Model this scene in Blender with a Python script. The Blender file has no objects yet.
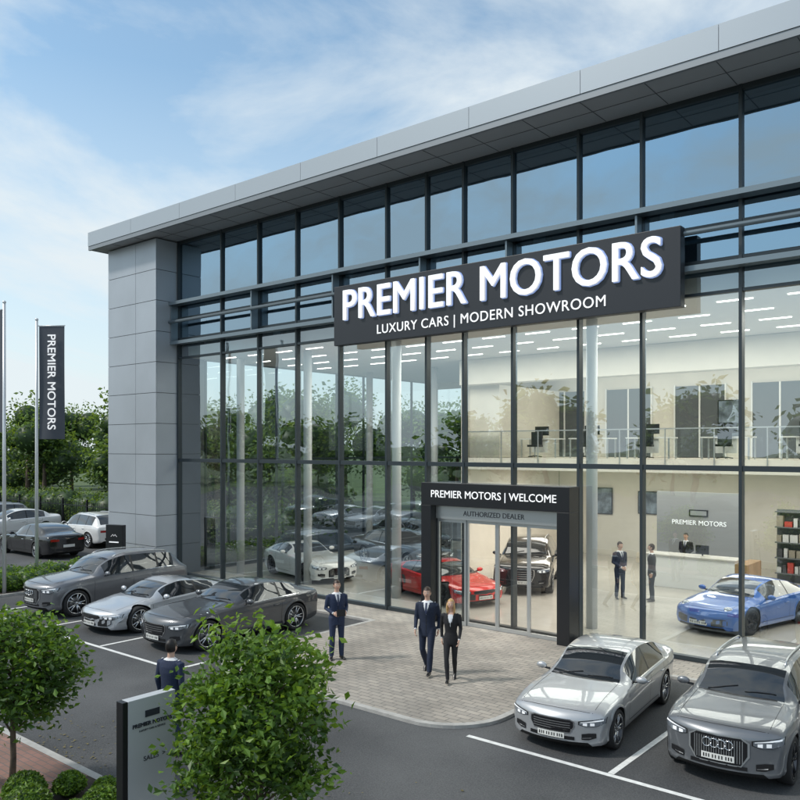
import bpy, bmesh, math, random
import numpy as np
from mathutils import Vector, Matrix
from mathutils.bvhtree import BVHTree
random.seed(7); rng=np.random.default_rng(7)
S=bpy.context.scene; COL=S.collection
# ------------------------------------------------------------------ materials
MATS={}
def mat(name,col=(.5,.5,.5),rough=.5,metal=0.,coat=0.,emit=None,es=0.,noise=None,bump=None,spec=.5,var=.2,trans=0):
    if name in MATS: return MATS[name]
    m=bpy.data.materials.new(name); m.use_nodes=True; nt=m.node_tree; b=nt.nodes['Principled BSDF']
    b.inputs['Base Color'].default_value=(*col,1); b.inputs['Roughness'].default_value=rough
    b.inputs['Metallic'].default_value=metal; b.inputs['Coat Weight'].default_value=coat
    b.inputs['Coat Roughness'].default_value=.03; b.inputs['Specular IOR Level'].default_value=spec
    if emit:
        b.inputs['Emission Color'].default_value=(*emit,1); b.inputs['Emission Strength'].default_value=es
        try: m.cycles.emission_sampling='NONE'
        except: pass
    if noise or bump:
        tc=nt.nodes.new('ShaderNodeTexCoord')
    if noise:
        n=nt.nodes.new('ShaderNodeTexNoise'); n.inputs['Scale'].default_value=noise; n.inputs['Detail'].default_value=6
        nt.links.new(tc.outputs['Object'],n.inputs['Vector'])
        r=nt.nodes.new('ShaderNodeValToRGB'); r.color_ramp.elements[0].position=.3; r.color_ramp.elements[1].position=.7
        r.color_ramp.elements[0].color=(*[c*(1-var) for c in col],1); r.color_ramp.elements[1].color=(*[min(1,c*(1+var)) for c in col],1)
        nt.links.new(n.outputs['Fac'],r.inputs[0]); nt.links.new(r.outputs[0],b.inputs['Base Color'])
    if bump:
        n=nt.nodes.new('ShaderNodeTexNoise'); n.inputs['Scale'].default_value=bump[0]; n.inputs['Detail'].default_value=4
        nt.links.new(tc.outputs['Object'],n.inputs['Vector'])
        bp=nt.nodes.new('ShaderNodeBump'); bp.inputs['Strength'].default_value=bump[1]; bp.inputs['Distance'].default_value=.01
        nt.links.new(n.outputs['Fac'],bp.inputs['Height']); nt.links.new(bp.outputs[0],b.inputs['Normal'])
    MATS[name]=m; return m
def leafmat(name,col):
    m=bpy.data.materials.new(name); m.use_nodes=True; nt=m.node_tree; b=nt.nodes['Principled BSDF']; out=nt.nodes['Material Output']
    b.inputs['Roughness'].default_value=.45
    tc=nt.nodes.new('ShaderNodeTexCoord'); n=nt.nodes.new('ShaderNodeTexNoise'); n.inputs['Scale'].default_value=3.5; n.inputs['Detail'].default_value=5
    nt.links.new(tc.outputs['Object'],n.inputs['Vector'])
    r=nt.nodes.new('ShaderNodeValToRGB'); r.color_ramp.elements[0].position=.35; r.color_ramp.elements[1].position=.65
    r.color_ramp.elements[0].color=(*[c*.7 for c in col],1); r.color_ramp.elements[1].color=(*[c*1.3 for c in col],1)
    nt.links.new(n.outputs['Fac'],r.inputs[0]); nt.links.new(r.outputs[0],b.inputs['Base Color'])
    t=nt.nodes.new('ShaderNodeBsdfTranslucent'); t.inputs[0].default_value=(col[0]*1.8,col[1]*1.6,col[2]*.8,1)
    mx=nt.nodes.new('ShaderNodeMixShader'); mx.inputs[0].default_value=.35
    nt.links.new(b.outputs[0],mx.inputs[1]); nt.links.new(t.outputs[0],mx.inputs[2]); nt.links.new(mx.outputs[0],out.inputs[0])
    MATS[name]=m; return m
def glassmat(name,tint,refl,base,mul=1.5,wav=.02):
    m=bpy.data.materials.new(name); m.use_nodes=True; nt=m.node_tree; nt.nodes.remove(nt.nodes['Principled BSDF']); out=nt.nodes['Material Output']
    t=nt.nodes.new('ShaderNodeBsdfTransparent'); t.inputs[0].default_value=(*tint,1)
    g=nt.nodes.new('ShaderNodeBsdfGlossy'); g.inputs['Color'].default_value=(*refl,1); g.inputs['Roughness'].default_value=0.0
    f=nt.nodes.new('ShaderNodeFresnel'); f.inputs[0].default_value=1.5
    ma=nt.nodes.new('ShaderNodeMath'); ma.operation='MULTIPLY_ADD'; ma.inputs[1].default_value=mul; ma.inputs[2].default_value=base; ma.use_clamp=True
    tc=nt.nodes.new('ShaderNodeTexCoord'); n=nt.nodes.new('ShaderNodeTexNoise'); n.inputs['Scale'].default_value=.45
    nt.links.new(tc.outputs['Object'],n.inputs['Vector'])
    bp=nt.nodes.new('ShaderNodeBump'); bp.inputs['Strength'].default_value=wav; bp.inputs['Distance'].default_value=.3
    nt.links.new(n.outputs['Fac'],bp.inputs['Height']); nt.links.new(bp.outputs[0],g.inputs['Normal'])
    mx=nt.nodes.new('ShaderNodeMixShader')
    nt.links.new(f.outputs[0],ma.inputs[0]); nt.links.new(ma.outputs[0],mx.inputs[0]); nt.links.new(t.outputs[0],mx.inputs[1]); nt.links.new(g.outputs[0],mx.inputs[2]); nt.links.new(mx.outputs[0],out.inputs[0])
    MATS[name]=m; return m
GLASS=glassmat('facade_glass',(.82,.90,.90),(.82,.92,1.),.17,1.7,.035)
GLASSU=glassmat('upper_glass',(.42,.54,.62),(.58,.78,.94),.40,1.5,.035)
GLASSC=glassmat('clear_glass',(.93,.96,.96),(1,1,1),.03,1.0,0)
BLK=mat('black_satin',(.012,.013,.016),.35)
FRAME=mat('dark_frame',(.04,.052,.06),.4,.3)
ALU=mat('aluminium',(.55,.57,.58),.35,.8)
WHITE=mat('white_paint',(.8,.8,.78),.5)
CREAM=mat('cream_wall',(.72,.68,.60),.7,noise=1.5,var=.04)
DARKW=mat('dark_office',(.10,.11,.12),.7)
LINE=mat('road_paint',(.72,.72,.70),.7,noise=9,var=.15)
CHROME=mat('chrome',(.75,.75,.76),.12,1)
RUB=mat('tyre_rubber',(.018,.018,.019),.8)
WELL=mat('wheel_well',(.006,.006,.006),.9)
CGL=mat('car_glass',(.02,.024,.028),.03,0,1.0)
LAMP=mat('headlamp',(.30,.33,.37),.08,.6,1.)
DRL=mat('lamp_white',(.9,.92,.95),.2,emit=(1,1,1),es=.2)
TAIL=mat('tail_lamp',(.35,.01,.01),.15,0,1.)
PLATE=mat('number_plate',(.75,.75,.72),.5)
SEAM=mat('panel_gap',(.01,.01,.01),.8)
GRIL=mat('grille_black',(.01,.01,.012),.35)
# ------------------------------------------------------------------ mesh builder
class MB:
    def __init__(s): s.v=[];s.f=[];s.m=[];s.sm=[];s.mats=[]
    def mi(s,m):
        if m not in s.mats: s.mats.append(m)
        return s.mats.index(m)
    def add(s,vs,fs,m,smooth=False):
        o=len(s.v); s.v.extend([tuple(v) for v in vs]); k=s.mi(m)
        for f in fs: s.f.append(tuple(i+o for i in f)); s.m.append(k); s.sm.append(smooth)
    def box(s,x0,x1,y0,y1,z0,z1,m,R=None):
        vs=[(x,y,z) for z in(z0,z1) for y in(y0,y1) for x in(x0,x1)]
        if R is not None: vs=[R@Vector(v) for v in vs]
        s.add(vs,[(0,2,3,1),(4,5,7,6),(0,1,5,4),(2,6,7,3),(0,4,6,2),(1,3,7,5)],m)
    def quad(s,a,b,c,d,m): s.add([a,b,c,d],[(0,1,2,3)],m)
    def tube(s,pts,rad,m,n=12,ref=(1,0,0),cap=True,smooth=True):
        pts=[Vector(p) for p in pts]; N=len(pts); vs=[];fs=[]
        for i,p in enumerate(pts):
            t=(pts[min(i+1,N-1)]-pts[max(i-1,0)]).normalized(); r=Vector(ref)
            if abs(t.dot(r))>.95: r=Vector((0,1,0)) if abs(t.y)<.9 else Vector((0,0,1))
            a=(r-t*t.dot(r)).normalized(); b=t.cross(a)
            ra,rb=rad[i] if isinstance(rad[i],(tuple,list)) else (rad[i],rad[i])
            for k in range(n):
                th=2*math.pi*k/n; vs.append(p+a*(ra*math.cos(th))+b*(rb*math.sin(th)))
        for i in range(N-1):
            for k in range(n): k2=(k+1)%n; fs.append((i*n+k,i*n+k2,(i+1)*n+k2,(i+1)*n+k))
        if cap: fs.append(tuple(range(n))[::-1]); fs.append(tuple((N-1)*n+k for k in range(n)))
        s.add(vs,fs,m,smooth)
    def lathe_x(s,prof,cy,cz,m,n=32):
        vs=[];fs=[]
        for x,r in prof:
            for k in range(n): th=2*math.pi*k/n; vs.append((x,cy+r*math.cos(th),cz+r*math.sin(th)))
        for i in range(len(prof)-1):
            for k in range(n): k2=(k+1)%n; fs.append((i*n+k,i*n+k2,(i+1)*n+k2,(i+1)*n+k))
        s.add(vs,fs,m,True)
    def ell(s,c,r,m,nu=14,nv=10,R=None,fn=None):
        vs=[];fs=[]
        for j in range(nv+1):
            ph=math.pi*j/nv
            for i in range(nu):
                th=2*math.pi*i/nu; v=Vector((r[0]*math.sin(ph)*math.cos(th),r[1]*math.sin(ph)*math.sin(th),r[2]*math.cos(ph)))
                if fn: v=fn(v)
                if R is not None: v=R@v
                vs.append(v+Vector(c))
        for j in range(nv):
            for i in range(nu): i2=(i+1)%nu; fs.append((j*nu+i,(j+1)*nu+i,(j+1)*nu+i2,j*nu+i2))
        s.add(vs,fs,m,True)
    def mesh(s,name):
        me=bpy.data.meshes.new(name); me.from_pydata([tuple(v) for v in s.v],[],s.f)
        for m in s.mats: me.materials.append(m)
        me.polygons.foreach_set('material_index',s.m); me.polygons.foreach_set('use_smooth',s.sm); me.update(); return me
    def obj(s,name,parent=None,loc=(0,0,0),rot=0,bevel=0,fixn=False):
        me=s.mesh(name)
        if fixn:
            bm=bmesh.new(); bm.from_mesh(me); bmesh.ops.recalc_face_normals(bm,faces=bm.faces); bm.to_mesh(me); bm.free()
        o=bpy.data.objects.new(name,me); COL.objects.link(o); o.location=loc; o.rotation_euler=(0,0,rot)
        if parent: o.parent=parent
        if bevel:
            b=o.modifiers.new('bev','BEVEL'); b.width=bevel; b.segments=2; b.limit_method='ANGLE'
        return o
def empty(name,loc=(0,0,0),rot=0):
    e=bpy.data.objects.new(name,None); COL.objects.link(e); e.location=loc; e.rotation_euler=(0,0,rot); e.empty_display_size=.3; return e
def text(name,body,width,M,m,extrude=.02,parent=None,bold=0.,spacing=1.0):
    cu=bpy.data.curves.new(name,'FONT'); cu.body=body; cu.align_x='CENTER'; cu.align_y='CENTER'; cu.space_character=spacing; cu.resolution_u=4
    o=bpy.data.objects.new(name,cu); COL.objects.link(o); bpy.context.view_layer.update()
    w=max(o.dimensions.x,.01); cu.extrude=extrude*w/width
    dg=bpy.context.evaluated_depsgraph_get(); me=bpy.data.meshes.new_from_object(o.evaluated_get(dg),depsgraph=dg)
    bpy.data.objects.remove(o); s=width/w; me.transform(Matrix.Scale(s,4))
    if bold:
        bm=bmesh.new(); k=0
        for dx,dy in((0,0),(-1,0),(1,0),(0,.8),(0,-.8),(.7,.6),(-.7,.6),(.7,-.6),(-.7,-.6)):
            c=me.copy(); c.transform(Matrix.Translation((dx*bold,dy*bold,k*.0006))); bm.from_mesh(c); bpy.data.meshes.remove(c); k+=1
        bm.to_mesh(me); bm.free()
    o=bpy.data.objects.new(name,me); me.materials.clear(); me.materials.append(m)
    me.polygons.foreach_set('material_index',[0]*len(me.polygons))
    COL.objects.link(o); me.transform(M)
    if parent: o.parent=parent
    return o
FY=Matrix.Rotation(math.radians(90),4,'X')
def TY(x,y,z): return Matrix.Translation((x,y,z))@FY
# ------------------------------------------------------------------ curves
def pchip(P):
    xs=np.array([p[0] for p in P],float); ys=np.array([p[1] for p in P],float); h=np.diff(xs); d=np.diff(ys)/h; n=len(xs); m=np.zeros(n)
    for i in range(1,n-1):
        if d[i-1]*d[i]>0: w1=2*h[i]+h[i-1]; w2=h[i]+2*h[i-1]; m[i]=(w1+w2)/(w1/d[i-1]+w2/d[i])
    m[0]=d[0]; m[-1]=d[-1]
    def f(x):
        x=min(max(x,xs[0]),xs[-1]); i=min(int(np.searchsorted(xs,x,side='right'))-1,n-2); t=(x-xs[i])/h[i]
        return float((1+2*t)*(1-t)**2*ys[i]+t*(1-t)**2*h[i]*m[i]+t*t*(3-2*t)*ys[i+1]+t*t*(t-1)*h[i]*m[i+1])
    return f
# ------------------------------------------------------------------ cars
CT={
'sedan':dict(L=5.2,W=.96,nose=.66,h0=.83,cowl=(1.55,1.0),rf=(2.42,1.43),ap=(3.0,1.49),rr=(3.75,1.42),dk=(4.55,1.13),tl=(5.06,1.07),b0=.90,b1=.99,wx=(.90,4.02),R=.36,rw=.70,g=.18,pil=(2.98,)),
'suv':dict(L=4.95,W=.985,nose=.86,h0=1.02,cowl=(1.40,1.15),rf=(2.05,1.57),ap=(2.7,1.67),rr=(4.15,1.60),dk=(4.72,1.16),tl=(4.86,1.08),b0=1.04,b1=1.12,wx=(.92,3.90),R=.39,rw=.72,g=.24,pil=(2.75,3.65)),
'coupe':dict(L=4.85,W=.98,nose=.68,h0=.86,cowl=(1.68,1.0),rf=(2.42,1.34),ap=(2.85,1.40),rr=(3.35,1.36),dk=(4.35,1.06),tl=(4.72,.99),b0=.90,b1=.97,wx=(.90,3.75),R=.37,rw=.68,g=.17,pil=(3.25,)),
'super':dict(L=4.45,W=.97,nose=.50,h0=.66,cowl=(1.22,.84),rf=(1.95,1.16),ap=(2.3,1.22),rr=(2.75,1.18),dk=(3.85,.97),tl=(4.32,.90),b0=.74,b1=.88,wx=(.92,3.55),R=.345,rw=.66,g=.13,pil=(2.75,)),
'gt':dict(L=4.55,W=.97,nose=.60,h0=.78,cowl=(1.95,.94),rf=(2.5,1.23),ap=(2.8,1.285),rr=(3.2,1.24),dk=(4.15,1.0),tl=(4.44,.88),b0=.84,b1=.93,wx=(.88,3.55),R=.345,rw=.66,g=.13,pil=(3.15,)),
'rear_engine':dict(L=4.5,W=.94,nose=.48,h0=.70,cowl=(1.28,.90),rf=(2.0,1.24),ap=(2.4,1.30),rr=(2.9,1.24),dk=(4.05,.90),tl=(4.38,.82),b0=.78,b1=.88,wx=(.98,3.44),R=.345,rw=.66,g=.13,pil=(2.8,)),
}
def car(kind,loc,rotdeg,paint,grille='bar',rimdark=False,z=0.0,name='parked_car',scale=1.0):
    p=CT[kind]; L=p['L'];W0=p['W'];g0=p['g'];R=p['R'];hl=L/2
    E=empty(name,(loc[0],loc[1],z),math.radians(rotdeg)); E.scale=(scale,)*3
    cx,cz=p['cowl'];rfx,rfz=p['rf'];rx,rz=p['rr'];dx,dz=p['dk']
    zt=pchip([(0,p['nose']),(.03,p['nose']+.05),(.1,p['h0']-.05),(.25,p['h0']),(.8,p['h0']+.55*(cz-p['h0'])),(cx-.15,cz-.015),(cx,cz),((cx+rfx)/2,(cz+rfz)/2+.035),(rfx,rfz),p['ap'],(rx,rz),((rx+dx)/2,(rz+dz)/2+.04),(dx,dz),p['tl'],(L-.03,p['tl'][1]-.08),(L,p['tl'][1]-.16)])
    zb=pchip([(0,p['nose']-.05),(.1,p['h0']-.11),(.35,p['h0']-.04),(cx,p['b0']+.01),(L*.55,(p['b0']+p['b1'])/2+.01),(L*.82,p['b1']),(p['tl'][0],min(p['b1'],p['tl'][1]-.03)),(L,p['tl'][1]-.2)])
    Wf=pchip([(0,W0*.83),(.03,W0*.89),(.12,W0*.935),(.35,W0*.965),(.9,W0*1.0),(1.5,W0*.98),(L*.55,W0*.98),(L*.78,W0),(L-.5,W0*.965),(L-.12,W0*.91),(L-.03,W0*.86),(L,W0*.79)])
    gf=pchip([(0,g0+.10),(.06,g0+.03),(.4,g0),(L-.7,g0),(L-.1,g0+.08),(L,g0+.15)])
    cf=pchip([(0,.24),(.6,.21),(cx,.16),(rfx,.10),(L*.6,0.),(rx,-.05),(dx,-.12),(L,-.16)])
    sp=[0,.012,.03,.06,.1,.16,.24,.34,.46,L-.46,L-.34,L-.24,L-.16,L-.1,L-.06,L-.03,L-.012,L]
    sw0=cx+.34; sw1=dx-.46
    key=[cx+.03,rfx,rx,dx-.03]+[q-.035 for q in p['pil']]+[q+.035 for q in p['pil']]+[sw0,sw1]
    xs=sorted(set(sp+key)); out=[]
    for a,b in zip(xs[:-1],xs[1:]):
        k=max(1,int(round((b-a)/.085))); out+=[a+(b-a)*i/k for i in range(k)]
    xs=out+[L]; n=len(xs)
    def sect(x):
        W=Wf(x);g=gf(x);b=zb(x);t=max(zt(x),b+.02);h=t-b
        k=min(1,max(0,(h-.08)/.25)); k=k*k*(3-2*k)
        yr=(.80*(1-k)+p['rw']*k)*W; zr=b+.012+(h-.012)*(.55*(1-k)+.86*k)
        rows=[None,(.80*W,g),(.92*W,g+.02),(.965*W,g+.09),(.962*W,g+.2),(.975*W,g+(b-g)*.52),(1.0*W,b-.16),(.985*W,b-.12),(.972*W,b-.03),(.93*W,b+.008)]
        for q in(.33,.66): rows.append((.93*W+(yr-.93*W)*q+.010*k,b+.008+(zr-b-.008)*q))
        rows.append((yr,zr)); rows+= [(yr*.93,zr+(t-zr)*.38),(yr*.66,zr+(t-zr)*.78),(yr*.33,zr+(t-zr)*.95),(0,t)]
        return rows,W
    NC=15
    def ring(x):
        r,W=sect(x); c=cf(x)
        tops=[r[i] for i in range(9,17)]; top=[(y,z) for y,z in tops]+[(-y,z) for y,z in tops[-2::-1]]
        tj=[q[0]/top[0][0] for q in top]
        bot=[(r[1][0]*-t,r[1][1]) for t in tj]
        pts=bot+[r[i] for i in range(2,9)]+top+[(-r[i][0],r[i][1]) for i in range(8,1,-1)]
        def P(y,z): return (y,x-hl+c*(abs(y)/W)**2.2,z)
        return [P(y,z) for y,z in pts],(r,tj,top,P)
    V=[];infos=[]
    for x in xs:
        a,b=ring(x); V+=a; infos.append(b)
    NR=44; F=[];FM=[]
    ws=(cx+.03,rfx); rg=(rx,dx-.03)
    for i in range(n-1):
        xm=(xs[i]+xs[i+1])/2
        for k in range(NR):
            k2=(k+1)%NR; F.append((i*NR+k,i*NR+k2,(i+1)*NR+k2,(i+1)*NR+k))
            m=0
            tk=k-22
            if 0<=tk<=13:
                if 4<=tk<=9:
                    if ws[0]<xm<ws[1] or (rg[0]<xm<rg[1]): m=1
                elif tk in(0,1,2,11,12,13):
                    if sw0<xm<sw1:
                        m=1
                        for q in p['pil']:
                            if abs(xm-q)<.036: m=2
            if k<14: m=3
            FM.append(m)
    for end,i in((0,0),(1,n-1)):
        r,tj,top,P=infos[i]; grid={}
        for ri in range(1,10):
            for j in range(NC):
                if ri==1: grid[ri,j]=i*NR+(NC-1-j); continue
                if ri==9: grid[ri,j]=i*NR+22+j; continue
                if j==0: grid[ri,j]=i*NR+15+(ri-2); continue
                if j==NC-1: grid[ri,j]=i*NR+37+(8-ri); continue
                y=r[ri][0]*tj[j]; zz=r[ri][1]+(top[j][1]-r[9][1])*((ri-1)/8)**3
                V.append(P(y,zz)); grid[ri,j]=len(V)-1
        for ri in range(1,9):
            for j in range(NC-1): F.append((grid[ri,j],grid[ri,j+1],grid[ri+1,j+1],grid[ri+1,j])); FM.append(0)
    me=bpy.data.meshes.new('body'); me.from_pydata(V,[],F); me.polygons.foreach_set('material_index',FM)
    bm=bmesh.new(); bm.from_mesh(me); bmesh.ops.recalc_face_normals(bm,faces=bm.faces)
    bvh=BVHTree.FromBMesh(bm)
    bm.to_mesh(me); bm.free()
    for m in(paint,CGL,BLK,WELL): me.materials.append(m)
    o=bpy.data.objects.new('body',me); COL.objects.link(o)
    cut=MB(); RA=R+.045
    for wx in p['wx']:
        for s in(-1,1):
            cut.tube([(s*(W0-.34),wx-hl,R),(s*(W0+.3),wx-hl,R)],[RA,RA],WELL,n=40,smooth=False)
    c=cut.obj('cut',fixn=True)
    md=o.modifiers.new('b','BOOLEAN'); md.operation='DIFFERENCE'; md.object=c; md.solver='EXACT'
    try: md.material_mode='TRANSFER'
    except: pass
    dg=bpy.context.evaluated_depsgraph_get(); me2=bpy.data.meshes.new_from_object(o.evaluated_get(dg),depsgraph=dg)
    o.modifiers.clear(); 
    if len(me2.polygons)>500: o.data=me2
    bpy.data.objects.remove(c)
    bm=bmesh.new(); bm.from_mesh(o.data)
    for f in bm.faces: f.smooth=True
    for e in bm.edges:
        lf=e.link_faces
        if len(lf)==2: e.smooth = lf[0].material_index==lf[1].material_index and lf[0].normal.angle(lf[1].normal,0)<math.radians(38)
    bm.to_mesh(o.data); bm.free(); o.parent=E
    D=MB()
    def patch(axis,cols,m,off=.006,nz=4,mirror=True,sub=3):
        cc=[]
        for (a0,l0,u0),(a1,l1,u1) in zip(cols[:-1],cols[1:]):
            for q in range(sub): t=q/sub; cc.append((a0+(a1-a0)*t,l0+(l1-l0)*t,u0+(u1-u0)*t))
        cc.append(cols[-1])
        for s in((1,-1) if mirror else (1,)):
            vs=[];ok=True
            for a,l,u in cc:
                for q in range(nz+1):
                    b=l+(u-l)*q/nz
                    if axis=='F': h=bvh.ray_cast(Vector((s*a,-4,b)),Vector((0,1,0)))
                    elif axis=='B': h=bvh.ray_cast(Vector((s*a,4,b)),Vector((0,-1,0)))
                    elif axis=='T': h=bvh.ray_cast(Vector((s*a,b,4)),Vector((0,0,-1)))
                    else: h=bvh.ray_cast(Vector((s*4,a,b)),Vector((-s,0,0)))
                    if h[0] is None: ok=False;break
                    vs.append(h[0]+h[1]*off)
                if not ok: break
            if not ok: continue
            N=nz+1; fs=[(i*N+j,i*N+j+1,(i+1)*N+j+1,(i+1)*N+j) for i in range(len(cc)-1) for j in range(nz)]
            D.add(vs,fs,m,True)
    nz0=p['nose']; low=kind in('super','gt','rear_engine'); big=kind=='suv'
    W=W0
    if kind=='rear_engine':
        for s in(-1,1):
            D.ell((s*.62*W*1.05,-hl+.42,.63),(.12,.17,.10),LAMP,R=Matrix.Rotation(math.radians(-25),3,'X')); D.ell((s*.62*W*1.05,-hl+.36,.635),(.07,.13,.065),DRL)
    else:
        zt0=nz0+(.02 if not low else .04)
        lh=.12 if not big else .14
        patch('F',[(.50*W,zt0-lh*.75,zt0-.03),(.62*W,zt0-lh,zt0-.01),(.78*W,zt0-lh,zt0+.01),(.93*W,zt0-lh*.55,zt0+.03)],SEAM,.004)
        patch('F',[(.52*W,zt0-lh*.70,zt0-.04),(.63*W,zt0-lh*.93,zt0-.018),(.78*W,zt0-lh*.93,zt0+.0),(.92*W,zt0-lh*.50,zt0+.02)],LAMP,.009)
        patch('F',[(.54*W,zt0-.052,zt0-.042),(.78*W,zt0-.025,zt0-.010),(.90*W,zt0-.01,zt0+.008)],DRL,.013,nz=1)
        patch('F',[(.58*W,zt0-lh*.8,zt0-lh*.48),(.65*W,zt0-lh*.85,zt0-lh*.42)],DRL,.013,nz=1); patch('F',[(.70*W,zt0-lh*.82,zt0-lh*.40),(.77*W,zt0-lh*.80,zt0-lh*.38)],DRL,.013,nz=1)
    gz1=nz0
    if grille=='frame':
        a=.44*W; z1=gz1; z0=g0+.20
        patch('F',[(0,z0-.02,z1+.02),(a*.8,z0-.02,z1+.02),(a+.03,(z0+z1)/2-.06,z1-.05)],ALU,.008)
        patch('F',[(0,z0,z1),(a*.78,z0,z1),(a,(z0+z1)/2-.05,z1-.06)],GRIL,.014)
        for i in range(0,10):
            xx=a*.88*(i+.5)/10; patch('F',[(xx-.005,z0+.03,z1-.03),(xx+.005,z0+.03,z1-.03)],ALU,.018,nz=3,sub=1)
        for xx in(.055,.165):
            h=bvh.ray_cast(Vector((xx,-4,z1-.12)),Vector((0,1,0)))
            for s in(-1,1):
                ring_=[(s*xx+.07*math.cos(t),h[0].y-.03,z1-.12+.07*math.sin(t)) for t in np.linspace(0,2*math.pi,17)]
                D.tube(ring_,[.009]*17,CHROME,6,ref=(0,1,0))
        zp=z0+.09
    elif grille=='bars':
        a=.42*W; z1=gz1-.01; z0=g0+.26
        patch('F',[(0,z0-.018,z1+.018),(a*.85,z0-.018,z1+.018),(a+.018,(z0+z1)/2,z1-.01)],CHROME,.008)
        patch('F',[(0,z0,z1),(a*.84,z0,z1),(a-.004,(z0+z1)/2,z1-.025)],GRIL,.014)
        for i in range(1,5):
            zz=z0+(z1-z0)*i/5; patch('F',[(0,zz-.007,zz+.007),(a*.86,zz-.007,zz+.007)],CHROME,.02,nz=1)
        zp=g0+.20
    elif grille=='fins':
        a=.44*W; z1=gz1-.02; z0=g0+.18
        patch('F',[(0,z0,z1),(a*.7,z0,z1-.01),(a,(z0),z1-.08)],GRIL,.01)
        for i in range(0,8):
            xx=a*.9*(i+.5)/8; patch('F',[(xx-.007,z0+.01,z1-.02-.05*(xx/a)**2),(xx+.007,z0+.01,z1-.02-.05*(xx/a)**2)],CHROME,.022,nz=3,sub=1)
        zp=g0+.14
    else:
        a=.66*W; z0=g0+.12
        patch('F',[(0,z0,z0+.13),(a*.4,z0,z0+.15)],GRIL,.008)
        patch('F',[(a*.55,z0,z0+.17),(a*.95,z0,z0+.2),(a*1.15,z0+.06,z0+.18)],GRIL,.008)
        if kind=='super': patch('F',[(0,z0+.16,z0+.28),(.36*W,z0+.17,z0+.27),(.42*W,z0+.2,z0+.25)],GRIL,.009)
        zp=g0+.18
    if grille!='low':
        z0=g0+.13
        patch('F',[(.0,z0,z0+.06),(.44*W,z0,z0+.06)],GRIL,.008)
        patch('F',[(.56*W,z0+.02,z0+.12),(.68*W,z0+.02,z0+.14),(.80*W,z0+.06,z0+.14)],GRIL,.012,sub=4)
        patch('F',[(.57*W,z0+.045,z0+.058),(.72*W,z0+.06,z0+.073)],CHROME,.020,nz=1)
    patch('F',[(0,zp-.05,zp+.05),(.245,zp-.05,zp+.05)],PLATE,.035,nz=1)
    for q in(.015,.06,.12,.16,.20): patch('F',[(q,zp-.028,zp+.028),(q+.018,zp-.028,zp+.028)],SEAM,.038,nz=1)
    zr=p['tl'][1]-.22
    patch('B',[(.45*W,zr-.05,zr+.04),(.80*W,zr-.06,zr+.05)],TAIL,.008); patch('B',[(0,zr-.32,zr-.2),(.26,zr-.32,zr-.2)],PLATE,.01,nz=1)
    patch('B',[(0,g0+.2,g0+.3),(.6*W,g0+.2,g0+.3)],GRIL,.008)
    def seam(y,z0,z1,w=.004): patch('S',[(y-w-hl,z0,z1),(y+w-hl,z0,z1)],SEAM,.002,nz=8,sub=1)
    bl=lambda x: zb(x)-.01
    d0=cx+.08; seam(d0,g0+.16,bl(d0)); 
    for q in p['pil'][:2]: seam(q,g0+.14,bl(q))
    if kind=='sedan': seam(3.85,g0+.5,bl(3.85))
    patch('S',[(d0-hl,g0+.14,g0+.15),(p['wx'][1]-R-.1-hl,g0+.14,g0+.15)],SEAM,.002,nz=1,sub=12)
    for k in range(10):
        y0=.26+(cx-.29)*k/10; y1=.26+(cx-.29)*(k+1)/10
        patch('T',[(.72*W,y0-hl+.1,y1-hl+.1),(.727*W,y0-hl+.1,y1-hl+.1)],SEAM,.002,nz=2,sub=1)
    for k in range(6):
        xa=.72*W*k/6; xb=.72*W*(k+1)/6; f=lambda q:.16+.20*(q/W)**2.2
        patch('T',[(xa,f(xa)-hl,f(xa)-hl+.009),(xb,f(xb)-hl,f(xb)-hl+.009)],SEAM,.002,nz=1,sub=1)
    patch('T',[(0,cx-hl-.02,cx-hl+.03),(.3*W,cx-hl,cx-hl+.05),(.62*W,cx-hl+.07,cx-hl+.10)],BLK,.004,nz=2)
    for s in(-.55,.08): 
        pts=[]
        for t in np.linspace(0,1,6):
            h=bvh.ray_cast(Vector(((s+.5*t)*W,cx-hl+.10+.08*t,4)),Vector((0,0,-1))); pts.append(h[0]+Vector((0,0,.014)))
        D.tube(pts,[.008]*6,BLK,6)
    for q in ([p['pil'][0]-.18]+([3.72] if kind=='sedan' else [])+([p['pil'][1]-.16] if kind=='suv' else [])):
        hz=bl(q)-.15; h=bvh.ray_cast(Vector((4,q-hl,hz)),Vector((-1,0,0)))
        for s in(-1,1): D.tube([(s*(h[0].x-.002),q-hl-.11,hz),(s*(h[0].x+.022),q-hl-.08,hz),(s*(h[0].x+.022),q-hl+.06,hz),(s*(h[0].x-.002),q-hl+.09,hz)],[(.010,.013)]*4,CHROME if kind=='sedan' else paint,8)
    if kind in('sedan','coupe','suv'):
        for k in range(16):
            x0=sw0+.04+(sw1-sw0-.04)*k/16; x1=sw0+.04+(sw1-sw0-.04)*(k+1)/16
            patch('S',[(x0-hl,zb(x0)-.004,zb(x0)+.014),(x1-hl,zb(x1)-.004,zb(x1)+.014)],CHROME,.004,nz=1,sub=1)
    mx=cx+.42; mz=zb(mx)+.09
    for s in(-1,1):
        D.ell((s*(W+.08),mx-hl,mz),(.115,.06,.07),paint); D.ell((s*(W+.08),mx-hl+.028,mz),(.10,.04,.058),BLK); D.tube([(s*(W*.9),mx-hl+.02,mz-.06),(s*(W+.06),mx-hl+.01,mz-.04)],[.025,.02],BLK,8)
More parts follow.
